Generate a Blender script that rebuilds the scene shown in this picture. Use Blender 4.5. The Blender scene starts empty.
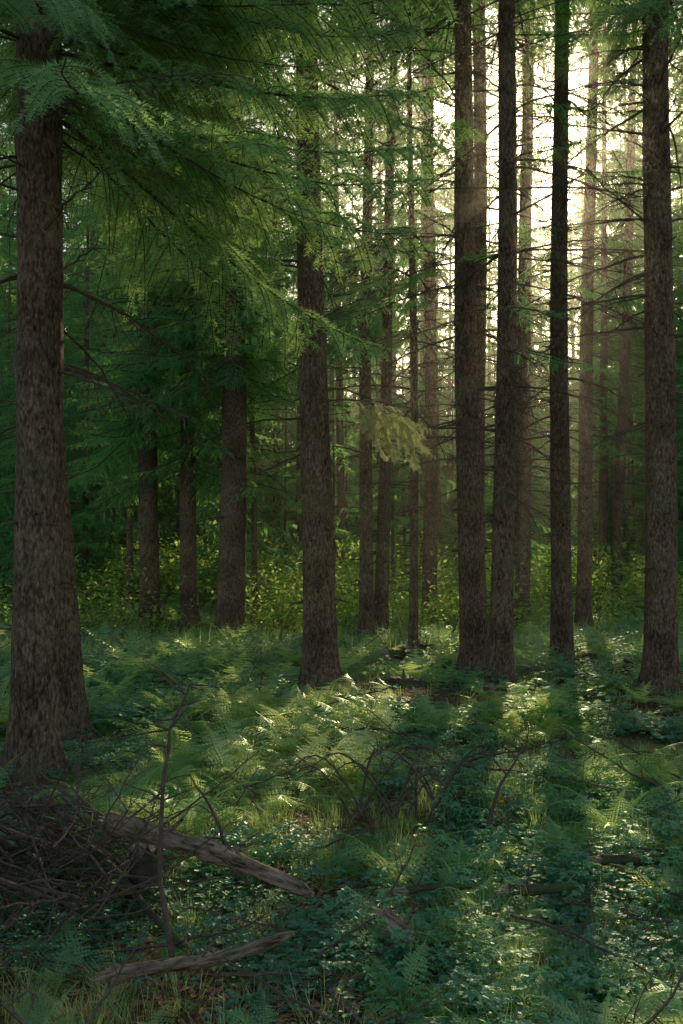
import bpy, math, random
import numpy as np
from mathutils import Vector, Matrix, noise
random.seed(7); rng=np.random.default_rng(7)
R=random.uniform
scene=bpy.context.scene
H=1.7; F=996.0; PITCH=math.atan(33/996)
cP,sP=math.cos(PITCH),math.sin(PITCH)
def gh(x,y):
    return (0.06*np.sin(0.9*x+1.3)*np.cos(0.7*y)+0.035*np.sin(2.3*x+1.7*y)+0.025*np.sin(3.1*y-1.9*x+1)
            +0.012*np.sin(6.1*x+1)*np.sin(5.3*y)+0.05*np.sin(0.31*x-0.4*y))
def ray(px,py):
    u=(px-341.5)/F; v=(512-py)/F
    return Vector((u,cP-v*sP,sP+v*cP))
def G(px,py):
    d=ray(px,py); t=-H/d.z
    for _ in range(12):
        t=.5*t+.5*(-(H-float(gh(d.x*t,d.y*t)))/d.z)
    return (d.x*t,d.y*t)
def W(px,py,dist):
    d=ray(px,py); return d*(dist/d.y)+Vector((0,0,H))
SAZ=math.radians(12.2); SEL=math.radians(22.5)
SUN=Vector((math.sin(SAZ)*math.cos(SEL),math.cos(SAZ)*math.cos(SEL),math.sin(SEL)))

# ---------------- materials ----------------
def newmat(name):
    m=bpy.data.materials.new(name); m.use_nodes=True
    nt=m.node_tree; nt.nodes.clear()
    return m,nt,nt.nodes,nt.links
def ramp(nodes,stops):
    r=nodes.new('ShaderNodeValToRGB'); e=r.color_ramp.elements
    e[0].position=stops[0][0]; e[0].color=(*stops[0][1],1)
    e[1].position=stops[-1][0]; e[1].color=(*stops[-1][1],1)
    for p,c in stops[1:-1]:
        n=e.new(p); n.color=(*c,1)
    return r
def leafmat(name,stops,trans,tf=0.45,gl=0.0,nscale=1.5,wob=0.6):
    m,nt,N,L=newmat(name)
    out=N.new('ShaderNodeOutputMaterial')
    geo=N.new('ShaderNodeNewGeometry'); oi=N.new('ShaderNodeObjectInfo')
    nz=N.new('ShaderNodeTexNoise'); nz.inputs['Scale'].default_value=nscale; nz.inputs['Detail'].default_value=3
    L.new(geo.outputs['Position'],nz.inputs['Vector'])
    a=N.new('ShaderNodeMath'); a.operation='MULTIPLY_ADD'; a.inputs[1].default_value=1-wob; 
    L.new(oi.outputs['Random'],a.inputs[0])
    b=N.new('ShaderNodeMath'); b.operation='MULTIPLY'; b.inputs[1].default_value=wob
    L.new(nz.outputs['Fac'],b.inputs[0]); L.new(b.outputs[0],a.inputs[2])
    r=ramp(N,stops); L.new(a.outputs[0],r.inputs[0])
    p=N.new('ShaderNodeBsdfDiffuse'); L.new(r.outputs[0],p.inputs['Color'])
    t=N.new('ShaderNodeBsdfTranslucent')
    mc=N.new('ShaderNodeMix'); mc.data_type='RGBA'; mc.blend_type='MIX'; mc.inputs[0].default_value=0.8
    L.new(r.outputs[0],mc.inputs[6]); mc.inputs[7].default_value=(*trans,1)
    L.new(mc.outputs[2],t.inputs['Color'])
    mx=N.new('ShaderNodeMixShader'); mx.inputs[0].default_value=tf
    L.new(p.outputs[0],mx.inputs[1]); L.new(t.outputs[0],mx.inputs[2]); o=mx.outputs[0]
    if gl>0:
        g=N.new('ShaderNodeBsdfGlossy'); g.inputs['Roughness'].default_value=.42; g.inputs['Color'].default_value=(.88,.92,.68,1)
        m2=N.new('ShaderNodeMixShader'); m2.inputs[0].default_value=gl; L.new(o,m2.inputs[1]); L.new(g.outputs[0],m2.inputs[2]); o=m2.outputs[0]
    L.new(o,out.inputs['Surface'])
    return m
def solidmat(name,stops,scale=(8,8,8),rough=0.85,bump=0.5,bdist=0.02,coord='Object',vor=None,moss=None,detail=8,spec=0.2):
    m,nt,N,L=newmat(name)
    out=N.new('ShaderNodeOutputMaterial'); p=N.new('ShaderNodeBsdfPrincipled')
    p.inputs['Roughness'].default_value=rough; p.inputs['Specular IOR Level'].default_value=spec
    tc=N.new('ShaderNodeTexCoord'); mp=N.new('ShaderNodeMapping'); mp.inputs['Scale'].default_value=scale
    L.new(tc.outputs[coord],mp.inputs['Vector'])
    nz=N.new('ShaderNodeTexNoise'); nz.inputs['Scale'].default_value=1; nz.inputs['Detail'].default_value=detail; nz.inputs['Roughness'].default_value=0.7
    L.new(mp.outputs[0],nz.inputs['Vector'])
    r=ramp(N,stops); h=nz.outputs['Fac']; col=r.outputs[0]
    if vor:
        mp2=N.new('ShaderNodeMapping'); mp2.inputs['Scale'].default_value=vor; L.new(tc.outputs[coord],mp2.inputs['Vector'])
        ad=N.new('ShaderNodeVectorMath'); ad.operation='MULTIPLY_ADD'; ad.inputs[1].default_value=(3.0,3.0,3.0)
        L.new(nz.outputs['Color'],ad.inputs[0]); L.new(mp2.outputs[0],ad.inputs[2])
        vo=N.new('ShaderNodeTexVoronoi'); vo.feature='F1'; vo.inputs['Scale'].default_value=1
        L.new(ad.outputs[0],vo.inputs['Vector'])
        mm=N.new('ShaderNodeMath'); mm.operation='MULTIPLY_ADD'; mm.inputs[1].default_value=-0.3
        L.new(vo.outputs['Distance'],mm.inputs[0])
        sc=N.new('ShaderNodeMath'); sc.operation='MULTIPLY_ADD'; sc.inputs[1].default_value=.85; sc.inputs[2].default_value=0.0
        L.new(nz.outputs['Fac'],sc.inputs[0])
        n3=N.new('ShaderNodeTexNoise'); n3.inputs['Scale'].default_value=2.2; n3.inputs['Detail'].default_value=3; L.new(tc.outputs[coord],n3.inputs['Vector'])
        s3=N.new('ShaderNodeMath'); s3.operation='MULTIPLY_ADD'; s3.inputs[1].default_value=.45; L.new(n3.outputs['Fac'],s3.inputs[0]); L.new(sc.outputs[0],s3.inputs[2])
        L.new(s3.outputs[0],mm.inputs[2]); h=mm.outputs[0]
    L.new(h,r.inputs[0])
    if moss:
        n2=N.new('ShaderNodeTexNoise'); n2.inputs['Scale'].default_value=moss[1]; n2.inputs['Detail'].default_value=6
        L.new(tc.outputs[coord],n2.inputs['Vector'])
        mr=N.new('ShaderNodeMapRange'); mr.inputs[1].default_value=moss[2]; mr.inputs[2].default_value=moss[2]+0.2; mr.inputs[4].default_value=.75; L.new(n2.outputs['Fac'],mr.inputs[0])
        mx=N.new('ShaderNodeMix'); mx.data_type='RGBA'; L.new(mr.outputs[0],mx.inputs[0]); L.new(col,mx.inputs[6]); mx.inputs[7].default_value=(*moss[0],1)
        col=mx.outputs[2]
    L.new(col,p.inputs['Base Color'])
    bp=N.new('ShaderNodeBump'); bp.inputs['Strength'].default_value=bump; bp.inputs['Distance'].default_value=bdist
    L.new(h,bp.inputs['Height']); L.new(bp.outputs[0],p.inputs['Normal'])
    L.new(p.outputs[0],out.inputs['Surface'])
    return m
M_needle=leafmat('spruce_needles',[(0.2,(0.06,0.21,0.13)),(0.5,(0.12,0.34,0.16)),(0.8,(0.24,0.46,0.14))],(0.68,0.92,0.22),0.47,0.08,0.7)
M_needle_lit=leafmat('spruce_needles_sunlit_tint',[(0.2,(0.4,0.46,0.15)),(0.8,(0.58,0.58,0.22))],(1,.97,.5),0.6,0.14,2)  # needle copy lightened and yellowed: sunlight on the hanging branch put into the colour
M_needle_far=leafmat('spruce_needles_distant',[(0.3,(0.05,0.20,0.11)),(0.5,(0.11,0.33,0.13)),(0.7,(0.21,0.43,0.12))],(0.5,0.82,0.2),0.43,0,0.35,1.0)
M_fern=leafmat('fern_frond',[(0.25,(0.07,0.28,0.15)),(0.55,(0.15,0.40,0.13)),(0.85,(0.30,0.49,0.10))],(0.9,0.99,0.28),0.58,0.10,1.2)
M_fern_lit=leafmat('fern_frond_sunlit_tint',[(0.25,(0.28,0.46,0.10)),(0.8,(0.5,0.6,0.14))],(1,1,.4),0.62,0.22,1.2)  # same fern in a brighter copy, sunlight painted in for the lit patches
M_grass=leafmat('grass_blades',[(0.25,(0.07,0.26,0.10)),(0.55,(0.17,0.39,0.10)),(0.85,(0.30,0.46,0.10))],(0.92,1,0.25),0.55,0.14,1.0)
M_herb=leafmat('herb_leaves',[(0.25,(0.03,0.18,0.16)),(0.55,(0.06,0.28,0.19)),(0.85,(0.14,0.37,0.12))],(0.68,0.94,0.22),0.45,0.10,1.3)
M_bush=leafmat('bush_leaves',[(0.3,(0.10,0.29,0.07)),(0.5,(0.22,0.45,0.09)),(0.7,(0.38,0.54,0.11))],(0.9,1,0.22),0.55,0,0.6,1.0)
M_bark=solidmat('spruce_bark',[(0.24,(0.026,0.015,0.010)),(0.40,(0.11,0.066,0.042)),(0.55,(0.25,0.16,0.105)),(0.72,(0.44,0.32,0.22))],(34,34,13),0.9,1.0,0.035,vor=(56,56,24),moss=((0.10,0.15,0.045),1.6,0.54))
M_twig=solidmat('dead_twig_bark',[(0.3,(0.05,0.034,0.025)),(0.7,(0.2,0.14,0.105))],(20,20,20),0.9,0.3,0.005)
M_log=solidmat('weathered_log_bark',[(0.36,(0.07,0.04,0.027)),(0.46,(0.3,0.185,0.125)),(0.6,(0.62,0.43,0.31))],(7,44,44),0.85,1.0,0.04,moss=((0.12,0.17,0.04),7,0.55))
M_dlog=solidmat('rotting_log_bark',[(0.3,(0.03,0.02,0.016)),(0.7,(0.18,0.12,0.09))],(5,24,24),0.9,1.0,0.03,moss=((0.07,0.15,0.03),5,0.42))
M_cut=solidmat('split_wood',[(0.3,(0.25,0.15,0.09)),(0.7,(0.6,0.44,0.3))],(30,30,30),0.8,0.6,0.01)
M_litter=solidmat('dead_leaves',[(0.25,(0.14,0.06,0.035)),(0.5,(0.38,0.16,0.09)),(0.8,(0.5,0.29,0.17))],(9,9,9),0.8,0.1,0.01)
M_moss=solidmat('moss',[(0.3,(0.05,0.11,0.02)),(0.7,(0.22,0.34,0.05))],(25,25,25),1.0,1.0,0.03)
M_ground,nt,N,L=newmat('forest_floor')
out=N.new('ShaderNodeOutputMaterial'); p=N.new('ShaderNodeBsdfPrincipled'); p.inputs['Roughness'].default_value=0.95; p.inputs['Specular IOR Level'].default_value=0.1
tc=N.new('ShaderNodeTexCoord')
n1=N.new('ShaderNodeTexNoise'); n1.inputs['Scale'].default_value=0.8; n1.inputs['Detail'].default_value=6; L.new(tc.outputs['Object'],n1.inputs['Vector'])
n2=N.new('ShaderNodeTexNoise'); n2.inputs['Scale'].default_value=22; n2.inputs['Detail'].default_value=8; n2.inputs['Roughness'].default_value=0.7; L.new(tc.outputs['Object'],n2.inputs['Vector'])
br=ramp(N,[(0.3,(0.06,0.03,0.018)),(0.5,(0.20,0.09,0.055)),(0.75,(0.36,0.19,0.11))]); L.new(n2.outputs['Fac'],br.inputs[0])
gr=ramp(N,[(0.3,(0.03,0.08,0.02)),(0.7,(0.17,0.28,0.05))]); L.new(n2.outputs['Fac'],gr.inputs[0])
mr=N.new('ShaderNodeMapRange'); mr.inputs[1].default_value=0.42; mr.inputs[2].default_value=0.56; L.new(n1.outputs['Fac'],mr.inputs[0])
mx=N.new('ShaderNodeMix'); mx.data_type='RGBA'; L.new(mr.outputs[0],mx.inputs[0]); L.new(br.outputs[0],mx.inputs[6]); L.new(gr.outputs[0],mx.inputs[7])
L.new(mx.outputs[2],p.inputs['Base Color'])
bp=N.new('ShaderNodeBump'); bp.inputs['Strength'].default_value=1; bp.inputs['Distance'].default_value=0.05; L.new(n2.outputs['Fac'],bp.inputs['Height']); L.new(bp.outputs[0],p.inputs['Normal'])
L.new(p.outputs[0],out.inputs['Surface'])

# ---------------- mesh builder ----------------
class MB:
    def __init__(s): s.V=[]; s.F=[]; s.M=[]
    def face(s,pts,m=0):
        i=len(s.V); s.V.extend([tuple(p) for p in pts]); s.F.append(tuple(range(i,i+len(pts)))); s.M.append(m)
    def tube(s,pts,rad,sides=5,m=0,cap=True,jit=0.0,jf=3.0,capm=None):
        pts=[Vector(p) for p in pts]; n=len(pts); base=len(s.V)
        up=Vector((0.13,0.31,0.94)); 
        for i,p in enumerate(pts):
            t=(pts[min(i+1,n-1)]-pts[max(i-1,0)]).normalized()
            a=up-t*up.dot(t)
            if a.length<1e-3: a=Vector((1,0,0))-t*t.x
            a.normalize(); b=t.cross(a); up=a
            for k in range(sides):
                th=2*math.pi*k/sides; d=a*math.cos(th)+b*math.sin(th)
                r=rad[i]
                if jit: r*=1+jit*noise.noise(p*jf+d*1.3)+jit*0.5*noise.noise(p*jf*3+d*3)
                s.V.append(tuple(p+d*r))
        for i in range(n-1):
            for k in range(sides):
                a0=base+i*sides+k; a1=base+i*sides+(k+1)%sides
                s.F.append((a0,a1,a1+sides,a0+sides)); s.M.append(m)
        if cap:
            cm=m if capm is None else capm
            s.F.append(tuple(base+k for k in reversed(range(sides)))); s.M.append(cm)
            s.F.append(tuple(base+(n-1)*sides+k for k in range(sides))); s.M.append(cm)
    def mesh(s,name,mats,smooth=False):
        me=bpy.data.meshes.new(name); me.from_pydata(s.V,[],s.F)
        for m in mats: me.materials.append(m)
        me.polygons.foreach_set('material_index',s.M)
        if smooth: me.polygons.foreach_set('use_smooth',[True]*len(s.F))
        me.update(); return me
    def tris(s):
        T=[];M=[]
        for f,m in zip(s.F,s.M):
            for k in range(1,len(f)-1):
                T.append((s.V[f[0]],s.V[f[k]],s.V[f[k+1]])); M.append(m)
        return np.array(T,dtype=np.float32),np.array(M,dtype=np.int32)
def obj(name,me,parent=None):
    o=bpy.data.objects.new(name,me); scene.collection.objects.link(o)
    if parent: o.parent=parent
    return o
def empty(name): return obj(name,None)
def realise(name,temps,P,ROT,S,mats,parent=None):
    P=np.array(P,dtype=np.float32); ROT=np.array(ROT,dtype=np.float32); S=np.array(S,dtype=np.float32)
    idx=rng.integers(0,len(temps),len(P)); VV=[];MM=[]
    for t,(T,M) in enumerate(temps):
        s=idx==t
        if not s.any(): continue
        rx,ry,rz=ROT[s].T; cx,sx,cy,sy,cz,sz=np.cos(rx),np.sin(rx),np.cos(ry),np.sin(ry),np.cos(rz),np.sin(rz)
        Rm=np.stack([np.stack([cz*cy,cz*sy*sx-sz*cx,cz*sy*cx+sz*sx],1),np.stack([sz*cy,sz*sy*sx+cz*cx,sz*sy*cx-cz*sx],1),np.stack([-sy,cy*sx,cy*cx],1)],1)
        v=T.reshape(-1,3)
        o=np.einsum('kij,nj->kni',Rm,v)*S[s][:,None,None]+P[s][:,None,:]
        VV.append(o.reshape(-1,3)); MM.append(np.tile(M,s.sum()))
    V=np.concatenate(VV).astype(np.float32); M=np.concatenate(MM).astype(np.int32); nt_=len(M)
    me=bpy.data.meshes.new(name); me.vertices.add(len(V)); me.vertices.foreach_set('co',V.ravel())
    me.loops.add(len(V)); me.loops.foreach_set('vertex_index',np.arange(len(V),dtype=np.int32))
    me.polygons.add(nt_); me.polygons.foreach_set('loop_start',np.arange(0,len(V),3,dtype=np.int32))
    for m in mats: me.materials.append(m)
    me.polygons.foreach_set('material_index',M)
    me.update(calc_edges=True)
    return obj(name,me,parent)

# ---------------- instancer ----------------
def make_coll(name,meshes):
    c=bpy.data.collections.new(name)
    for i,me in enumerate(meshes):
        o=bpy.data.objects.new('%s_%02d'%(name,i),me); c.objects.link(o)
    return c,len(meshes)
NG={}
def get_ng(coll):
    if coll.name in NG: return NG[coll.name]
    ng=bpy.data.node_groups.new('scatter_'+coll.name,'GeometryNodeTree')
    ng.interface.new_socket('Geometry',in_out='INPUT',socket_type='NodeSocketGeometry')
    ng.interface.new_socket('Geometry',in_out='OUTPUT',socket_type='NodeSocketGeometry')
    n=ng.nodes; l=ng.links
    gi=n.new('NodeGroupInput'); go=n.new('NodeGroupOutput')
    ci=n.new('GeometryNodeCollectionInfo'); ci.inputs['Collection'].default_value=coll
    ci.inputs['Separate Children'].default_value=True; ci.inputs['Reset Children'].default_value=True
    ip=n.new('GeometryNodeInstanceOnPoints'); ip.inputs['Pick Instance'].default_value=True
    def attr(nm,t):
        a=n.new('GeometryNodeInputNamedAttribute'); a.data_type=t; a.inputs['Name'].default_value=nm
        return [o for o in a.outputs if o.enabled and o.name=='Attribute'][0]
    er=n.new('FunctionNodeEulerToRotation')
    l.new(attr('rot','FLOAT_VECTOR'),er.inputs[0]); l.new(er.outputs[0],ip.inputs['Rotation'])
    l.new(attr('scl','FLOAT_VECTOR'),ip.inputs['Scale']); l.new(attr('idx','INT'),ip.inputs['Instance Index'])
    l.new(gi.outputs[0],ip.inputs['Points']); l.new(ci.outputs[0],ip.inputs['Instance']); l.new(ip.outputs[0],go.inputs[0])
    NG[coll.name]=ng; return ng
def scatter(name,cl,P,ROT,S,parent=None):
    coll,n=cl; k=len(P)
    if k==0: return
    me=bpy.data.meshes.new(name); me.from_pydata([tuple(p) for p in P],[],[])
    a=me.attributes.new('rot','FLOAT_VECTOR','POINT'); a.data.foreach_set('vector',np.array(ROT,dtype=np.float32).ravel())
    S=np.array(S,dtype=np.float32)
    if S.ndim==1: S=np.repeat(S[:,None],3,1)
    a=me.attributes.new('scl','FLOAT_VECTOR','POINT'); a.data.foreach_set('vector',S.ravel())
    a=me.attributes.new('idx','INT','POINT'); a.data.foreach_set('value',rng.integers(0,n,k).astype(np.int32))
    o=obj(name,me,parent)
    md=o.modifiers.new('scatter','NODES'); md.node_group=get_ng(coll)
    return o

# ---------------- assets ----------------
def needles(mb,pts,nl,nw,step,m=0):
    for a,b in zip(pts[:-1],pts[1:]):
        d=b-a; L_=d.length; 
        if L_<1e-4: continue
        t=d/L_; side=t.cross(Vector((0,0,1)))
        if side.length<1e-2: side=Vector((1,0,0))
        side.normalize(); up=side.cross(t)
        k=max(1,int(L_/step))
        for i in range(k):
            p=a+d*((i+random.random())/k)
            for ang in (R(-.5,.5),math.pi+R(-.5,.5),R(.9,2.2)):
                o=side*math.cos(ang)+up*math.sin(ang)
                tip=p+(o*0.8+t*0.65).normalized()*nl*R(.7,1.15)
                w=t*nw*0.5
                mb.face((p-w,p+w,tip),m)
def bough(L_,shoot_step,nl,nw,nstep,sub,droop,mat=None,raw=0):
    mb=MB(); n=12; axis=[]
    for i in range(n+1):
        s=i/n
        axis.append(Vector((L_*s, 0.06*L_*math.sin(s*3+R(-.3,.3)), L_*(-droop*s**1.3+droop*0.45*s**3))))
    mb.tube(axis if not raw else axis[::4],[0.010*(1-0.85*i/n)*L_/2+0.002 for i in range(n+1)],4 if not raw else 3,1,False)
    def at(s):
        f=s*n; i=min(int(f),n-1); return axis[i].lerp(axis[i+1],f-i)
    if not raw: needles(mb,[at(0.3+0.7*i/14) for i in range(15)],nl,nw,nstep)
    s=0.12
    while s<0.98:
        for sg in (-1,1):
            if random.random()<0.1: continue
            ln=L_*(0.34*(1-s)**0.8+0.06)*R(.6,1.2)*(0.5+min(1,s*3)*0.5)
            o=at(s); ang=math.radians(R(38,78))
            d=Vector((math.cos(ang),sg*math.sin(ang),R(-.2,.15)))
            pts=[o]; k=5; hang=R(.6,2.4)
            for i in range(k):
                d2=(d+Vector((0,0,-hang*(i/k)))).normalized()
                pts.append(pts[-1]+d2*ln/k)
            if raw==1:
                w=nw*R(.7,1.2); a,b,c=pts[0],pts[2],pts[5]
                x=(c-a).normalized(); q=x.cross(Vector((0,0,1))).normalized()*w; z=Vector((0,0,-w*1.3))
                mb.face((a,b+q,c),0); mb.face((a,c,b-q*.8+z*.4),0); mb.face((b,b+x*w*2+z*2+q*.5,b+x*w*.5),0)
                mb.face((pts[3],pts[3]+z*2.4-q*.3,pts[4]),0)
                continue
            if raw==2:
                for j in range(5):
                    a,b=pts[j],pts[j+1]; x=(b-a); q=x.cross(Vector((0,0,1))).normalized()
                    for sg2 in (-1,1):
                        l2=ln*R(.16,.3)*(1-j*.13)+.03
                        e=a+x*R(.3,.9)+(q*sg2*R(.5,1)+x.normalized()*.8+Vector((0,0,-R(.2,1.4)))).normalized()*l2
                        mb.face((a,a+x*R(.35,.6),e),0)
                mb.face((pts[3]-q*nw,pts[3]+q*nw,pts[5]),0)
                continue
            needles(mb,pts,nl,nw,nstep)
            if sub:
                mb.tube(pts,[0.003]*len(pts),3,1,False)
                for j in range(1,5):
                    for s2 in (-1,1):
                        if random.random()<0.2: continue
                        b0=pts[j]; sl=ln*R(.22,.45)*(1-j/7)
                        dd=(pts[j]-pts[j-1]).normalized(); sd=dd.cross(Vector((0,0,1))).normalized()*s2
                        e=b0+(dd*0.75+sd*0.7+Vector((0,0,-R(.1,1.0)))).normalized()*sl
                        needles(mb,[b0,b0.lerp(e,.5)+Vector((0,0,.01)),e],nl,nw,nstep)
        s+=shoot_step/L_*R(.7,1.3)
    if raw: return mb.tris()
    return mb.mesh('spruce_bough',[mat,M_twig])
C_bough=make_coll('bough_near',[bough(2.2,0.085,0.034,0.0075,0.013,True,d,M_needle) for d in (0.3,0.45,0.6,0.75,.4)])
C_bough_lit=make_coll('bough_sunlit_tint',[bough(2.2,0.13,0.06,0.014,0.02,True,.6,M_needle_lit),bough(2.2,0.13,0.06,0.014,0.02,True,.35,M_needle_lit)])
T_mid=[bough(2.2,0.12,0,0.02,0,False,d,raw=2) for d in (0.2,0.35,0.5,0.65,.4)]
T_far=[bough(2.2,0.22,0,0.09,0,False,d,raw=1) for d in (.25,.4,.5,.65,.35)]
FM=[M_needle_far,M_twig]
def deadbranch(L_,dens):
    mb=MB(); n=9; pts=[]; dz=R(.1,.45); wx=R(-.25,.25)
    for i in range(n+1):
        s=i/n; pts.append(Vector((L_*s,L_*wx*s*s+R(-.012,.012),-L_*dz*s**1.5+R(-.012,.012))))
    mb.tube(pts,[0.0135*(1-.8*i/n)+0.002 for i in range(n+1)],4,0,False)
    for i in range(2,n):
        for r_ in range(dens):
            if random.random()<.3: continue
            o=pts[i].lerp(pts[i+1],random.random()); sg=random.choice((-1,1)); ln=R(.15,.45)*L_*(1-i/n*.6)
            d=Vector((R(.3,.9),sg*R(.4,1),R(-.6,.2))).normalized()
            q=[o]
            for k in range(4):
                d=(d+Vector((R(-.2,.2),R(-.2,.2),R(-.3,.1)))).normalized(); q.append(q[-1]+d*ln/4)
            mb.tube(q,[.0045,.004,.003,.0025,.001],3,0,False)
            for k in (1,2,3):
                e=q[k]+Vector((R(-.1,.4),R(-.5,.5),R(-.6,.1))).normalized()*ln*R(.2,.4)
                mb.tube([q[k],e],[.0025,.001],3,0,False)
    return mb.mesh('dead_branch',[M_twig])
C_dead=make_coll('dead_branch',[deadbranch(R(1.0,1.6),2) for i in range(6)])
mbs=[]
for i in range(3):
    mb=MB(); mb.tube([(0,0,0),(.06,0,.0),(R(.1,.2),R(-.02,.02),-.01)],[.02,.012,.007],5,0,True); mbs.append(mb.mesh('stub',[M_twig]))
C_stub=make_coll('branch_stub',mbs)
def fern(nf,fl,npin,low=False,mat=None):
    mb=MB()
    for f in range(nf):
        az=2*math.pi*f/nf+R(-.35,.35); L_=fl*R(.6,1.2); lean=R(.3,.8); n=npin
        ca,sa=math.cos(az),math.sin(az); pts=[]; tw=R(-.9,.9)
        x=z=0; el=math.radians(R(45,82)); 
        for i in range(n+1):
            pts.append(Vector((x*ca,x*sa,z))+Vector((-sa,ca,0))*tw*x*x*0.7)
            el-=math.radians(R(85,125)*lean*1.4/n*1.0); x+=math.cos(el)*L_/n; z+=math.sin(el)*L_/n
        if not low: mb.tube(pts[::3]+[pts[-1]],[.003]*len(pts[::3])+[.001],3,0,False)
        for i in range(2 if low else 3,n):
            s=i/n; t=(pts[i+1]-pts[i]).normalized(); side=Vector((-sa,ca,0)); up=side.cross(t)*-1
            pl=L_*0.27*math.sin(math.pi*min(1,(s-.05)*0.75+0.27))**1.3*(1 if s<.6 else (1-s)/.4*.9+.1)*R(.8,1.1)
            for sg in (-1,1):
                d=(side*sg*.9+t*R(.2,.5)+Vector((0,0,R(-.3,.05)))).normalized(); w=L_/n*0.68
                if low:
                    mb.face((pts[i]-t*w*.6,pts[i]+t*w*.6,pts[i]+d*pl)); continue
                m=5
                for k in range(m):
                    a=pts[i]+d*pl*k/m; b=pts[i]+d*pl*(k+1)/m; ww=w*(1-k/m*.75); dz=Vector((0,0,-.05*pl*k))
                    c=(a+b)*.5+dz
                    mb.face((a+dz,b+dz,c+t*ww+d*pl*.07),0); mb.face((b+dz,a+dz,c-t*ww+d*pl*.07),0)
    return mb.tris() if low else mb.mesh('fern',[mat or M_fern])
C_fern=make_coll('fern',[fern(8,.5,26),fern(6,.62,28),fern(9,.42,22),fern(5,.48,22),fern(4,.56,24)])
C_fern_lit=make_coll('fern_sunlit_src',[fern(8,.55,20,mat=M_fern_lit),fern(6,.65,22,mat=M_fern_lit),fern(7,.5,18,mat=M_fern_lit)])
T_fern=[fern(a,b,13,True) for a,b in ((8,.5),(6,.62),(9,.42),(5,.5))]
def blade(mb,o,az,h,lean,w,seg=3,m=0):
    ca,sa=math.cos(az),math.sin(az); side=Vector((-sa,ca,0))*w
    prev=None
    for i in range(seg+1):
        s=i/seg; c=o+Vector((ca*lean*s*s,sa*lean*s*s,h*(s-.25*s*s*lean/h if h else 0)))
        ww=side*(1-s)**.7
        if prev is not None:
            if i==seg: mb.face((prev[0],prev[1],c),m)
            else: mb.face((prev[0],prev[1],c+ww,c-ww),m)
        prev=(c-ww,c+ww)
def tuft(n,h,r,low=False):
    mb=MB()
    for i in range(n):
        a=R(0,6.28); rr=r*math.sqrt(random.random())
        blade(mb,Vector((math.cos(a)*rr,math.sin(a)*rr,-.02)),a+R(-.9,.9),h*R(.5,1.2),h*R(.2,1.0),R(.0018,.0035)*(3 if low else 1),2 if low else 3)
    return mb.tris() if low else mb.mesh('grass_tuft',[M_grass])
C_grass=make_coll('grass_tuft',[tuft(70,.28,.14),tuft(55,.38,.12),tuft(90,.2,.2)])
T_grass=[tuft(14,.3,.2,True),tuft(12,.4,.2,True),tuft(18,.24,.25,True)]
def leaf(mb,o,d,L_,w,m=0,cup=0.15,low=False):
    d=d.normalized(); s=d.cross(Vector((0,0,1)))
    if s.length<.01: s=Vector((1,0,0))
    s.normalize(); up=s.cross(d)
    if low:
        a=o+d*L_*.5; mb.face((o,a+s*w*.5+up*w*.1,o+d*L_),m); mb.face((o,o+d*L_,a-s*w*.5+up*w*.1),m); return
    s2=s*math.cos(.35)+up*math.sin(.35); s3=-s*math.cos(.35)+up*math.sin(.35)
    a=o+d*L_*.3; b=o+d*L_*.65; e=o+d*L_-up*L_*cup
    for q in (s2,s3):
        mb.face((o,a+q*w*.5,a),m); mb.face((a,a+q*w*.5,b+q*w*.42,b),m); mb.face((b,b+q*w*.42,e),m)
def herb(ns,h,ll,low=False):
    mb=MB()
    for i in range(ns):
        a=R(0,6.28); d=Vector((math.cos(a)*R(.2,.9),math.sin(a)*R(.2,.9),1)).normalized(); hh=h*R(.5,1.2)
        pts=[Vector((R(-.06,.06),R(-.06,.06),-.02))]
        for k in range(6):
            d=(d+Vector((R(-.15,.15)+math.cos(a)*.1,R(-.15,.15)+math.sin(a)*.1,-.1))).normalized(); pts.append(pts[-1]+d*hh/6)
        if not low: mb.tube(pts,[.003]*6+[.001],3,0,False)
        for k in range(2,7):
            for g in range(2):
                az=R(0,6.28); pd=Vector((math.cos(az),math.sin(az),R(.1,.5))).normalized(); pe=pts[k]+pd*ll*R(.4,.8)
                for t in ((-.9,0,.9) if not low else (R(-.5,.5),)):
                    leaf(mb,pe,Vector((math.cos(az+t),math.sin(az+t),R(-.3,.15))),ll*R(.7,1.1)*(1 if t==0 else .8)*(1.5 if low else 1),ll*.6*(1.8 if low else 1),low=low)
    return mb.tris() if low else mb.mesh('herb',[M_herb])
C_herb=make_coll('herb_plant',[herb(5,.34,.06),herb(6,.26,.05),herb(4,.45,.07),herb(6,.2,.042)])
T_herb=[herb(5,.34,.06,True),herb(6,.26,.06,True),herb(4,.45,.07,True)]
def carpet(n,r,sz,h,mat,lie=False,low=False):
    mb=MB()
    for i in range(n):
        a=R(0,6.28); rr=r*math.sqrt(random.random()); o=Vector((math.cos(a)*rr,math.sin(a)*rr,R(.005,h)))
        az=R(0,6.28)
        if lie: leaf(mb,o,Vector((math.cos(az),math.sin(az),R(-.25,.3))),sz*R(.5,1.3),sz*R(.25,.7),low=True)
        else:
            for t in (0,2.1,4.2): leaf(mb,o,Vector((math.cos(az+t),math.sin(az+t),R(-.2,.3))),sz*R(.7,1.1),sz*.9,low=True)
    return mb.tris() if low else mb.mesh('carpet',[mat])
C_clover=make_coll('clover_patch',[carpet(110,.32,.022,.08,M_herb),carpet(80,.32,.026,.10,M_herb)])
T_litter=[carpet(60,.3,.05,.03,M_litter,True,True) for i in range(4)]
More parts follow.
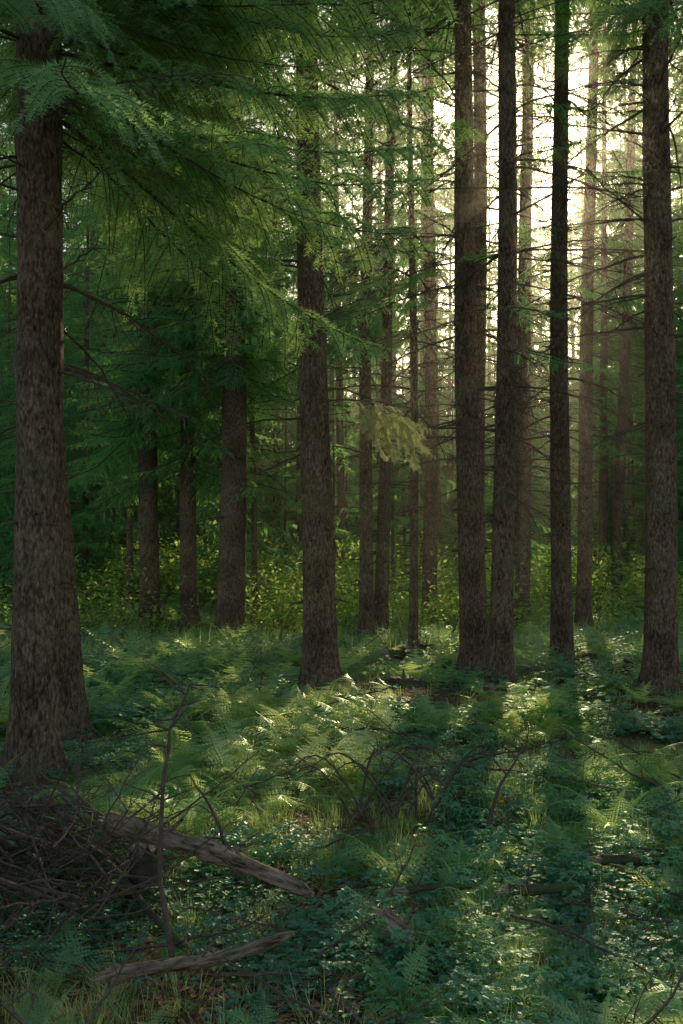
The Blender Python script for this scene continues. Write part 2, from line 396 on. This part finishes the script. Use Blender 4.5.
def bush(n,h,ll):
    mb=MB()
    for i in range(n):
        a=R(0,6.28); el=R(.5,1.45); d=Vector((math.cos(a)*math.cos(el),math.sin(a)*math.cos(el),math.sin(el)))
        pts=[Vector((R(-.1,.1),R(-.1,.1),-.05))]
        for k in range(7):
            d=(d+Vector((R(-.2,.2),R(-.2,.2),R(-.2,.1)))).normalized(); pts.append(pts[-1]+d*h*R(.1,.19))
        mb.tube(pts[::3],[.008,.005,.002],3,1,False)
        for k in range(2,8):
            for g in range(3):
                o=pts[k]+Vector((R(-1,1),R(-1,1),R(-.7,.7)))*h*.12
                leaf(mb,o,Vector((R(-1,1),R(-1,1),R(-.6,.3))),ll*R(.7,1.2),ll*.6,low=True)
    return mb.tris()
T_bush=[bush(16,1.0,.11),bush(22,1.2,.10),bush(12,1.4,.12)]

# ---------------- ground ----------------
n=340; t=np.linspace(-1,1,n); ax=420*np.sinh(7.5*t)/math.sinh(7.5)
X,Y=np.meshgrid(ax,ax+8,indexing='xy'); Z=gh(X,Y)
V=np.stack([X.ravel(),Y.ravel(),Z.ravel()],1)
V[:,2]+=np.where((np.abs(V[:,0])<14)&(np.abs(V[:,1]-8)<18),np.array([0.025*noise.noise((v[0]*6,v[1]*6,0)) for v in V]),0)
I=np.arange(n*n).reshape(n,n)
Fq=np.stack([I[:-1,:-1].ravel(),I[:-1,1:].ravel(),I[1:,1:].ravel(),I[1:,:-1].ravel()],1)
me=bpy.data.meshes.new('ground'); me.from_pydata(V.tolist(),[],Fq.tolist()); me.materials.append(M_ground)
me.polygons.foreach_set('use_smooth',[True]*len(Fq)); obj('ground',me)

# ---------------- canopy gaps that let the low sun in ----------------
T=[]; ALLEY=[]
def lit_g(px,py,r,k=.02,al=True): 
    x,y=G(px,py); T.append((x,y,0.2,r,k))
    if al: ALLEY.append((x,y,r*.6))
for px,py,r in [(300,725,.85),(255,715,.8),(345,740,.75),(380,710,.65),(285,775,.6)]: lit_g(px,py,r,.0)
lit_g(275,825,.4,.02,False); lit_g(515,718,.55,.0,True); lit_g(525,750,.4,.0,False); lit_g(645,905,.5,.0,True); lit_g(620,880,.4,.1,False); lit_g(665,945,.35,.1,False)
lit_g(150,690,.7,.25,False)
for px in range(150,640,42): lit_g(px,612,1.6,.1,False)
lit_g(350,630,1.2,.05,False); lit_g(250,645,.8,.1,False); lit_g(430,650,.9,.05,False)
def lit_w(px,py,d,r,k=.05,al=False):
    w=W(px,py,d); T.append((w.x,w.y,w.z,r,k))
    if al: ALLEY.append((w.x,w.y,r*.6))
for py in (560,450,350): lit_w(322,py,11.7,.3,.1)
for py in (560,440,320,200): lit_w(470,py,12.5,.35,.1)
for py in (500,350,200): lit_w(590,py,20,.4,.15)
lit_w(400,450,11,.9,.0,True); lit_w(250,230,10,1.0,.05); lit_w(190,130,9,1.0,.1); lit_w(320,120,10,.8,.15); lit_w(558,135,12,1.5,.02,True); lit_w(568,140,12,2.4,.4)
for px,py in ((150,400),(200,450),(100,480),(260,480),(180,300)): lit_w(px,py,22,1.7,.25)
SV=np.array(SUN)
def keep_prob(PP):
    m=np.ones(len(PP[0]))
    for P in PP:
        P=np.asarray(P)
        for x,y,z,r,kp in T:
            d=P-np.array([x,y,z]); k=d@SV; q=d-k[:,None]*SV; m=np.where((k>1.5)&((q**2).sum(1)<(r+.1)**2),np.minimum(m,kp),m)
    return m
def add_boughs(store,base,lean,z0,z1,per,step,L0,L1,bias=None,pw=1.0):
    z=z0
    while z<z1:
        f=(z-z0)/(z1-z0)
        for k in range(per):
            az=R(0,6.283)
            if bias is not None and random.random()<bias[1]: az=bias[0]+R(-.9,.9)
            L_=(L1+(L0-L1)*(1-f)**pw)*R(.7,1.2)
            p=(base[0]+lean[0]*z,base[1]+lean[1]*z,base[2]+z+R(-.1,.1))
            store.append((p,(R(-.3,.3),R(-.15,.3)-f*.3,az),L_/2.2,L_))
        z+=step*R(.7,1.3)
def culled(store):
    PP=[]
    for fr in (.3,.6,.95):
        PP.append([(s[0][0]+math.cos(s[1][2])*s[3]*fr,s[0][1]+math.sin(s[1][2])*s[3]*fr,s[0][2]-(.4*fr+math.sin(s[1][1])*fr)*s[3]) for s in store])
    m=keep_prob(PP); return [s for s,l in zip(store,m) if random.random()<l]
def emit(name,coll,store,parent=None,off=(0,0,0)):
    if not store: return
    k=culled(store)
    if not k: return
    return scatter(name,coll,[tuple(a-b for a,b in zip(s[0],off)) for s in k],[s[1] for s in k],[s[2] for s in k],parent)
def emit_r(name,temps,store,parent=None,off=(0,0,0)):
    if not store: return
    k=culled(store)
    if not k: return
    return realise(name,temps,[tuple(a-b for a,b in zip(s[0],off)) for s in k],[s[1] for s in k],[s[2] for s in k],FM,parent)

# ---------------- main spruces ----------------
def trunk_mesh(lean,r0,r1,hz,Ht):
    mb=MB(); sides=18; zs=[-.35]; z=-.35
    while z<Ht:
        z+= .06 if z<1 else (.12 if z<10 else .5); zs.append(z)
    ph=R(0,6.28); kk=random.choice((4,5,6)); sl=(r0-r1)/max(hz-1,1)
    sd=Vector((R(0,50),R(0,50),0)); cw=R(0,6.28)
    for z in zs:
        r=max(0.015,r0-sl*(z-1)) if z<hz else max(.012,r1*(1-(z-hz)/(Ht-hz+.3)))
        fl=math.exp(-max(z,-.1)/.22)
        wx=.025*math.sin(z*.6+cw); wy=.025*math.cos(z*.5+cw)
        for k in range(sides):
            th=2*math.pi*k/sides; c,s=math.cos(th),math.sin(th)
            rr=r*(1+fl*(.35+.30*math.cos(kk*th+ph)))
            rr*=1+.05*noise.noise(Vector((c*2,s*2,z*1.2))+sd)+.05*noise.noise(Vector((c*6,s*6,z*7))+sd)
            mb.V.append((rr*c+lean[0]*z+wx,rr*s+lean[1]*z+wy,z))
    for i in range(len(zs)-1):
        for k in range(sides):
            a=i*sides+k; b=i*sides+(k+1)%sides
            mb.F.append((a,b,b+sides,a+sides)); mb.M.append(0)
    return mb.mesh('trunk',[M_bark],True)
TREES=[
 (33,775,46,38,10,44,4.9,'near',1.0),
 (63,738,38,24,10,22,5.9,'near',.8),
 (150,627,20,148,300,17,3.8,'far',.8),
 (188,627,17,190,300,14,3.2,'far',.8),
 (231,638,28,234,300,22,5.0,'far',.8),
 (131,618,7,131,420,5,3.5,'far',.4),
 (254,622,6,252,420,5,5,'far',.4),
 (319,690,33,310,160,24,5.8,'near',1.0),
 (365,638,14,367,300,11,5.6,'far',1.0),
 (380,634,14,388,300,10,5.6,'far',1.0),
 (414,661,9,412,280,7,5.2,'far',1.3),
 (430,630,15,430,290,12,6.0,'far',1.0),
 (474,675,27,461,10,17,9.0,'far',1.6),
 (479,650,14,479,10,13,8.5,'far',1.2),
 (503,690,23,507,10,17,8.6,'far',1.3),
 (521,634,15,527,150,12,9,'far',1.2),
 (560,664,21,561,10,14,10,'far',1.3),
 (582,630,15,591,150,11,10,'far',1.2),
 (616,616,11,631,160,8,10,'far',1.2),
 (660,695,32,656,10,25,7.9,'near',1.3),
]
for i,(bx,by,bw,tx,ty,tw,z0,style,dd) in enumerate(TREES):
    x,y=G(bx,by); zb=float(gh(x,y)); top=W(tx,ty,y); off=(x,y,zb)
    lean=((top.x-x)/(top.z-zb),R(-.004,.004)); r0=bw/2*y/F; r1=tw/2*y/F
    Ht=R(12,15) if r0<.08 else R(22,25)
    e=empty('spruce_tree'); e.location=off
    obj('trunk',trunk_mesh(lean,r0,r1,top.z-zb,Ht),e)
    P=[];Q=[];S=[];P2=[];Q2=[];S2=[]; z=1.0; vis=2.2+.56*y
    while z<min(Ht-2,vis):
        rz=max(.03,r0+(r1-r0)*(z-1)/max(top.z-1,1))
        for k in range(random.choice((2,3,4,5) if i<8 else (3,4,5,6))):
            az=R(0,6.283); p=(lean[0]*z+math.cos(az)*rz*.8,lean[1]*z+math.sin(az)*rz*.8,z+R(-.07,.07))
            if z<2.2 or random.random()<.25: P2.append(p);Q2.append((R(0,6),R(-.2,.3),az));S2.append(R(.5,1.2))
            elif random.random()<.78*dd:
                P.append(p);Q.append((R(-.4,.4),R(-.35,.25),az));S.append(R(.5,1.2)*(.75 if z<3 else 1))
        z+=R(.28,.55)/ (1 if dd<1.3 else 1.2)
    scatter('dead_branches',C_dead,P,Q,S,e); scatter('branch_stubs',C_stub,P2,Q2,S2,e)
    if style=='near':
        bias=None
        if i==7: bias=(math.radians(205),.6)
        if i==0: bias=(math.radians(15),.5)
        if i==1: bias=(math.radians(0),.5)
        st=[]; add_boughs(st,off,lean,z0,vis+.5,5 if i!=7 else 8,.32,2.6,2.5,bias); emit('boughs',C_bough,st,e,off)
        st=[]; add_boughs(st,off,lean,vis+.5,Ht,2,.9,2.0,.5,None,.8); emit_r('upper_boughs',T_far,st,e,off)
    else:
        L0=2.2 if r0>.1 else 1.3; zm=min(vis+1,Ht)
        st=[]; add_boughs(st,off,lean,z0,zm,7 if i<7 else 5,.34,L0,L0*(1-(zm-z0)/(Ht-z0))+.4)
        if 12<=i<=17: add_boughs(st,off,lean,4,z0,1,.6,1.3,1.7)
        emit_r('boughs',T_mid,st,e,off)
        if Ht>zm+1: st=[]; add_boughs(st,off,lean,zm,Ht,3,.6,L0*(1-(zm-z0)/(Ht-z0))+.4,.4); emit_r('upper_boughs',T_far,st,e,off)

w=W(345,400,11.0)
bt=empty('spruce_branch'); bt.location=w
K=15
scatter('boughs',C_bough_lit,[(.1+.6*k/K,R(-.12,.12),.1-.35*(k/K)+R(-.08,.05)) for k in range(K)],[(R(-.6,.6),R(.3,1.15),R(-1.1,.6)) for _ in range(K)],[R(.2,.38) for _ in range(K)],bt)
mb=MB(); mb.tube([(-.28,.15,.16),(0,0,.12),(.3,-.03,.0),(.7,0,-.25)],[.014,.011,.008,.003],5); obj('limb',mb.mesh('limb',[M_twig]),bt)

# ---------------- distant forest ----------------
st=[]; tr=MB(); pts=[]; tries=0
def far_tree(x,y,z0,Ht,L0,per=4,step=.6,pw=.65,r=None):
    zb=float(gh(x,y)); lean=(R(-.015,.015),R(-.015,.015)); r=r or R(.12,.2)
    tr.tube([(x+lean[0]*z,y+lean[1]*z,zb+z) for z in np.linspace(-.3,Ht,9)],[r*(1-.93*k/8) for k in range(9)],8,0,False)
    add_boughs(st,(x,y,zb),lean,z0,Ht-.2,per,step,L0,.4,None,pw)
tS=math.tan(SAZ)
def in_alley(x,y,h=24):
    for a,b,r in ALLEY:
        if y>b and abs(x-(a+(y-b)*tS))<r+.05 and (y-b)*math.tan(SEL)/math.cos(SAZ)<h: return True
    return False
while len(pts)<245 and tries<30000:
    tries+=1
    y=R(30,80); x=R(-1,1)*(.46*y+8)
    if in_alley(x,y): continue
    if all((x-a)**2+(y-b)**2>3.15**2 for a,b in pts): pts.append((x,y))
for x,y in pts:
    far_tree(x,y,R(.8,3) if x/y<.06 else R(1.5,4),R(22,30),R(2.6,3.4),5,.64,.72)
o=obj('distant_spruce_forest',tr.mesh('forest_trunks',[M_bark],True)); emit_r('forest_boughs',T_far,st,o)
st=[]; tr=MB(); pts=[]; tries=0
while len(pts)<64 and tries<9000:
    tries+=1
    y=R(24,40); x=R(-1,1)*(.42*y+1)
    if in_alley(x,y,8): continue
    if all((x-a)**2+(y-b)**2>1.9**2 for a,b in pts): pts.append((x,y))
for x,y in pts: far_tree(x,y,R(.3,.9),R(6,12)*(1 if x<2 else .85),R(1.7,2.4),5,.36,1,R(.05,.09))
o=obj('young_spruce_thicket',tr.mesh('thicket_trunks',[M_bark],True)); emit_r('thicket_boughs',T_far,st,o)
for px,py,z0,Ht,L0 in [(85,612,.8,13,2.4),(20,618,.8,14,2.4),(110,604,1,14,2.5),(215,600,1.2,15,2.5)]:
    x,y=G(px,py); st=[]; tr=MB(); far_tree(x,y,z0,Ht,L0,5,.40,1,.09)
    o=obj('young_spruce_tree',tr.mesh('trunk',[M_bark],True)); emit_r('boughs',T_mid,st,o)
st=[]; tr=MB(); pts=[]; tries=0
while len(pts)<12 and tries<5000:
    tries+=1
    a=R(0.1,3.04); r=R(10,34); x=math.cos(a)*r; y=math.sin(a)*r
    if abs(x)<.42*y+5: continue
    if y>28: continue
    if all((x-a_)**2+(y-b)**2>4.5**2 for a_,b in pts): pts.append((x,y)); far_tree(x,y,R(6,9),R(18,23),2.4,4,.7)
o=obj('surrounding_spruce_forest',tr.mesh('forest_trunks',[M_bark],True)); emit_r('forest_boughs',T_far,st,o)

# ---------------- undergrowth ----------------
tree_xy=[G(t_[0],t_[1]) for t_ in TREES]
BARE=[(400,705,1.3,.9),(480,710,1.0,.8),(310,785,.35,.3),(340,690,.9,.5),(590,715,1.0,.6)]
BARE=[(*G(a,b),c,d) for a,b,c,d in BARE]
def bare(x,y): return any(((x-a)/c)**2+((y-b)/d)**2<1 for a,b,c,d in BARE)
def field(nc,y0,y1,fn,pw=1.0,wide=.42,pad=1.2):
    P=[];Q=[];S=[]
    for _ in range(nc):
        y=y0+(y1-y0)*random.random()**pw; x=R(-1,1)*(wide*y+pad)
        s=fn(x,y)
        if s<=0: continue
        if any((x-a)**2+(y-b-(-.25))**2<.2 for a,b in tree_xy): 
            if random.random()<.85: continue
        P.append((x,y,float(gh(x,y))-.01)); Q.append((R(-.15,.15),R(-.15,.15),R(0,6.283))); S.append(s)
    return P,Q,S
def nz(x,y,f,o=0): return noise.noise(Vector((x*f+o,y*f-o,o)))
def inlog(x,y): return -1.9<x<0.1 and 3.6<y<5.3
def f_fern(x,y):
    if bare(x,y) and random.random()<.93: return 0
    if inlog(x,y) and random.random()<.9: return 0
    if nz(x,y,.6,3)+(.03 if y<9 else .16)<0: return 0
    return R(.35,1.05)*(.6 if y<5.2 else (.85 if y<8 else 1))
scatter('fern_patch',C_fern,*field(1150,3.4,10.5,f_fern,1.0))
realise('distant_fern_patch',T_fern,*field(2000,10.5,34,lambda x,y:f_fern(x,y)*1.2,1.2),[M_fern])
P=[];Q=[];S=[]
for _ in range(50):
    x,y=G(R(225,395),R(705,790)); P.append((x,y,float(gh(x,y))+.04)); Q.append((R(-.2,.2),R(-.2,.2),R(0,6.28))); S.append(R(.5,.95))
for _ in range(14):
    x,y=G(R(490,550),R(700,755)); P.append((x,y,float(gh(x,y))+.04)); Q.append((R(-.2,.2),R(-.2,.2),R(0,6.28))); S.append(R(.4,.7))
scatter('fern_sunlit_tint',C_fern_lit,P,Q,S)
def f_grass(x,y):
    if bare(x,y) and random.random()<.8: return 0
    if inlog(x,y) and random.random()<.6: return 0
    v=nz(x,y,.6,11)+(.4 if (x>.8 and y<7) else .1)+(.3 if y>14 else 0)+(.3 if -1.1<x<.2 and 5<y<7.5 else 0)
    if v<0: return 0
    return R(.45,.95)*(1.3 if y>14 else .75)
scatter('grass',C_grass,*field(2300,2.7,10,f_grass,1.1))
realise('distant_grass',T_grass,*field(7000,10,34,f_grass,1.3),[M_grass])
def f_herb(x,y):
    if bare(x,y) and random.random()<.9: return 0
    if inlog(x,y) and random.random()<.88: return 0
    if nz(x,y,.55,23)+.12<0: return 0
    return R(.4,1.0)*(.8 if y<5 else 1.0)
scatter('herb_undergrowth',C_herb,*field(1550,2.5,9,f_herb,1.25))
realise('distant_herb_undergrowth',T_herb,*field(3500,9,28,lambda x,y:f_herb(x,y)*1.2,1.3),[M_herb])
scatter('clover_carpet',C_clover,*field(750,2.5,10,lambda x,y: 0 if (bare(x,y) and random.random()<.8) or nz(x,y,.7,31)<-.05 else R(.8,1.3),1.2))
P,Q,S=field(2200,2.6,20,lambda x,y: R(.6,1.1) if (bare(x,y) or nz(x,y,.5,41)>-.1 or inlog(x,y)) else 0,1.3)
for a,b,c,d in BARE:
    for _ in range(110):
        x=a+R(-1,1)*c; y=b+R(-1,1)*d; P.append((x,y,float(gh(x,y)))); Q.append((0,0,R(0,6.28))); S.append(R(.6,1))
realise('leaf_litter',T_litter,P,Q,S,[M_litter])
def f_bush(x,y): return 0 if nz(x,y,.25,51)+.15<0 else R(.5,1.2)*(1 if y<24 else 1.4)
realise('bushes',T_bush,*field(700,18,34,f_bush,.9,.42,2),[M_bush,M_twig])
P,Q,S=field(400,2.8,16,lambda x,y: R(.25,.8),1.2)
P=[(a,b,c+R(.04,.14)) for a,b,c in P]; scatter('fallen_twigs',C_dead,P,[(R(0,6.28),R(-.2,.1),R(0,6.28)) for _ in P],S)

# ---------------- logs ----------------
def log(name,A,B,r0,r1,mat,sides=14,bend=.05,stubs=3):
    A=Vector(A);B=Vector(B); L_=(B-A).length; mb=MB(); n=max(8,int(L_/.03)); sd=R(0,9)
    pts=[];rad=[]
    for i in range(n+1):
        s=i/n; pts.append((L_*s,bend*math.sin(s*4+sd)*L_*.3,bend*math.cos(s*3+sd)*L_*.2-bend*math.cos(sd)*L_*.2)); rad.append((r0+(r1-r0)*s)*(1+.08*math.sin(s*17+sd)+.05*math.sin(s*41))*(1 if s<.93 else 1-(s-.93)*8))
    mb.tube(pts,rad,sides,0,True,.35,7,1)
    for k in range(12):
        a=R(0,6.28); q=R(.2,.85)*r0; o=Vector((0.01,pts[0][1]+math.cos(a)*q,pts[0][2]+math.sin(a)*q))
        mb.tube([o,o+Vector((-R(.02,.08),R(-.005,.005),R(-.005,.005)))],[r0*.22,.002],4,1,False)
    for k in range(stubs):
        s=R(.15,.9); a=R(0,3.14); i=int(s*n); o=Vector(pts[i]); d=Vector((R(-.2,.6),math.cos(a),math.sin(a))).normalized()
        rr=rad[i]; ln=R(.05,.2)
        mb.tube([o+d*rr*.7,o+d*(rr+ln*.5)+Vector((R(-.02,.02),0,0)),o+d*(rr+ln)],[rr*.28,rr*.2,rr*.1],6,0,True)
    ob=obj(name,mb.mesh(name,[mat,M_cut],True)); ob.location=A
    x=(B-A).normalized(); ob.rotation_mode='QUATERNION'; ob.rotation_quaternion=x.to_track_quat('X','Z')
    return ob
log('fallen_log',W(112,820,5.0),W(312,894,4.6),.054,.03,M_log,18,.09,5)
log('fallen_log',W(112,977,3.85),W(292,930,4.1),.028,.022,M_log,14,.16,4)
log('fallen_log',W(60,835,5.2),W(215,940,4.3),.022,.014,M_dlog,12,.16,3)
log('broken_log_piece',W(384,918,4.25),W(412,940,4.15),.042,.038,M_log,14,.02,1)
log('rotting_log',W(508,890,4.85),W(576,886,4.9),.028,.022,M_dlog,12,.1,1)
log('rotting_log',W(600,860,5.25),W(720,860,5.3),.026,.026,M_dlog,12,.1,2)
log('rotting_log',W(405,890,4.8),W(470,884,4.9),.018,.014,M_dlog,12,.1,2)
log('mossy_log',W(345,700,10.6),W(415,718,9.8),.08,.07,M_moss,12,.04,2)
log('mossy_log',W(375,688,11.2),W(470,686,11.3),.1,.06,M_dlog,12,.04,3)
log('fallen_log',W(385,655,14.2),W(425,645,15),.1,.07,M_dlog,12,.04,2)
def stump(px,py,r,h):
    x,y=G(px,py); mb=MB(); zb=float(gh(x,y)); sides=16; zs=np.linspace(-.15,h,8); ph=R(0,6)
    for i,z in enumerate(zs):
        for k in range(sides):
            th=2*math.pi*k/sides; rr=r*(1+math.exp(-max(z,0)/.1)*(.35+.25*math.cos(5*th+ph)))*(1+.1*noise.noise((math.cos(th)*3,math.sin(th)*3,z*9+ph)))
            zz=z+(h*.35*noise.noise((math.cos(th)*2.5+ph,math.sin(th)*2.5,2)) if i==7 else 0)
            mb.V.append((rr*math.cos(th),rr*math.sin(th),zz))
    for i in range(7):
        for k in range(sides):
            a=i*sides+k; b=i*sides+(k+1)%sides; mb.F.append((a,b,b+sides,a+sides)); mb.M.append(0)
    c=len(mb.V); mb.V.append((0,0,h*.85))
    for k in range(sides): mb.F.append((7*sides+k,7*sides+(k+1)%sides,c)); mb.M.append(1)
    o=obj('tree_stump',mb.mesh('tree_stump',[M_dlog,M_cut],True)); o.location=(x,y,zb)
stump(402,690,.12,.14); stump(628,680,.06,.24); stump(144,905,.07,.28); stump(452,668,.12,.1); stump(497,702,.13,.16)
def sapling(name,path,r,ntw,tl):
    mb=MB(); pts=[W(a,b,c) for a,b,c in path]; fine=[]
    for a,b in zip(pts[:-1],pts[1:]):
        for k in range(4): fine.append(a.lerp(b,k/4)+Vector((R(-.006,.006),R(-.006,.006),0)))
    fine.append(pts[-1]); n=len(fine)
    mb.tube([p-pts[0] for p in fine],[r*(1-.75*i/n) for i in range(n)],6,0,True,.2,20)
    for _ in range(ntw):
        i=random.randrange(n//4,n); o=fine[i]-pts[0]; a=R(0,6.28); d=Vector((math.cos(a),math.sin(a)*.6,R(-.1,.9))).normalized(); q=[o]; ln=tl*R(.4,1.2)
        for k in range(4):
            d=(d+Vector((R(-.3,.3),R(-.3,.3),R(-.3,.2)))).normalized(); q.append(q[-1]+d*ln/4)
        mb.tube(q,[r*.35,r*.3,r*.22,r*.15,.001],4,0,False)
    o=obj(name,mb.mesh(name,[M_twig])); o.location=pts[0]; return o
sapling('dead_sapling',[(173,960,4.0),(160,880,4.1),(162,800,4.2),(170,730,4.25),(190,684,4.3)],.013,18,.27)
sapling('dead_stick',[(232,862,5.0),(215,815,5.1),(190,775,5.2)],.012,4,.2)
sapling('dead_stick',[(487,830,6.0),(500,785,6.1),(527,742,6.2)],.014,3,.15)
sapling('dead_stick',[(250,885,4.7),(212,845,4.8),(180,838,4.9)],.010,6,.3)
mb=MB(); o0=Vector((*G(405,835),0))
for k in range(14):
    a=R(-.5,3.6); L_=R(.3,.65); x0=R(-.35,.25); pts=[]
    for i in range(9):
        s=i/8; pts.append(Vector((x0+math.cos(a)*L_*s,math.sin(a)*.5*L_*s,.02+math.sin(s*math.pi*.78)*L_*.75)))
    mb.tube(pts,[.009*(1-.7*i/8) for i in range(9)],5,0,True,.2,10)
    for i in range(3,8):
        e=pts[i]+Vector((R(-.2,.2),R(-.2,.2),R(-.15,.1))); mb.tube([pts[i],pts[i].lerp(e,.5)+Vector((0,0,.02)),e],[.004,.003,.001],3,0,False)
o=obj('dead_brush',mb.mesh('dead_brush',[M_twig])); o.location=o0
bp_=empty('brush_pile'); cx,cy=G(30,905); bp_.location=(cx,cy,0)
mb=MB()
for k in range(140):
    a=R(-1.2,.6) if random.random()<.7 else R(0,6.28); L_=R(.4,1.2); c=Vector((R(-.7,.4),R(-.6,.6),0)); 
    hz_=max(.02,.45*(1-(c.x+.3)**2*1.1-c.y**2*1.2))*R(.1,1)
    d=Vector((math.cos(a),math.sin(a)*.6,R(-.7,.1))).normalized(); pts=[]; w1=R(-.12,.12)
    for i in range(8):
        s=i/7-.5; pts.append(c+Vector((0,0,hz_))+d*L_*s+Vector((0,w1*math.cos(s*3),-abs(s)*.12+w1*s*s)))
    r=R(.003,.011)*(1.8 if random.random()<.12 else 1); mb.tube(pts,[r*(1-.6*i/7) for i in range(8)],5,0,True,.2,10)
obj('sticks',mb.mesh('sticks',[M_twig]),bp_)
P=[];Q=[];S=[]
for k in range(90):
    x,y=R(-.7,.5),R(-.7,.6); P.append((x,y,max(.03,.4*(1-x*x-y*y))*R(.3,1))); Q.append((R(0,6.28),R(-.5,.3),R(0,6.28))); S.append(R(.3,.65))
scatter('twigs',C_dead,P,Q,S,bp_)

# ---------------- morning mist between the trees ----------------
m,nt,N,L=newmat('mist')
out=N.new('ShaderNodeOutputMaterial'); vs=N.new('ShaderNodeVolumeScatter'); vs.inputs['Color'].default_value=(1,.88,.64,1)
vs.inputs['Density'].default_value=.0024; vs.inputs['Anisotropy'].default_value=.84; L.new(vs.outputs[0],out.inputs['Volume'])
mb=MB(); x0,x1,y0,y1,z0,z1=-45,48,9,86,-1.5,29
c=[(x0,y0,z0),(x1,y0,z0),(x1,y1,z0),(x0,y1,z0),(x0,y0,z1),(x1,y0,z1),(x1,y1,z1),(x0,y1,z1)]
mb.V=c; mb.F=[(0,3,2,1),(4,5,6,7),(0,1,5,4),(1,2,6,5),(2,3,7,6),(3,0,4,7)]; mb.M=[0]*6
obj('mist',mb.mesh('mist',[m]))

# ---------------- camera, light, world ----------------
cam=bpy.data.cameras.new('camera'); co=obj('camera',cam); scene.camera=co
cam.sensor_fit='HORIZONTAL'; cam.sensor_width=24; cam.lens=24*F/683; cam.clip_end=2000; cam.clip_start=.05
co.location=(0,0,H); co.rotation_euler=(math.pi/2+PITCH,0,0)
sl=bpy.data.lights.new('sun','SUN'); sl.energy=5; sl.angle=math.radians(.5); sl.color=(1,.87,.6)
so=obj('sun',sl); so.rotation_mode='QUATERNION'; so.rotation_quaternion=SUN.to_track_quat('Z','Y'); so.location=(10,40,30)
w=bpy.data.worlds.new('World'); scene.world=w; w.use_nodes=True; N=w.node_tree.nodes; L=w.node_tree.links
sk=N.new('ShaderNodeTexSky'); sk.sky_type='NISHITA'; sk.sun_disc=False; sk.sun_elevation=SEL; sk.sun_rotation=SAZ
sk.dust_density=2.0; sk.air_density=1.5; sk.ozone_density=2
L.new(sk.outputs[0],N['Background'].inputs[0]); N['Background'].inputs[1].default_value=.15
scene.view_settings.view_transform='Standard'; scene.view_settings.look='None'; scene.view_settings.exposure=0
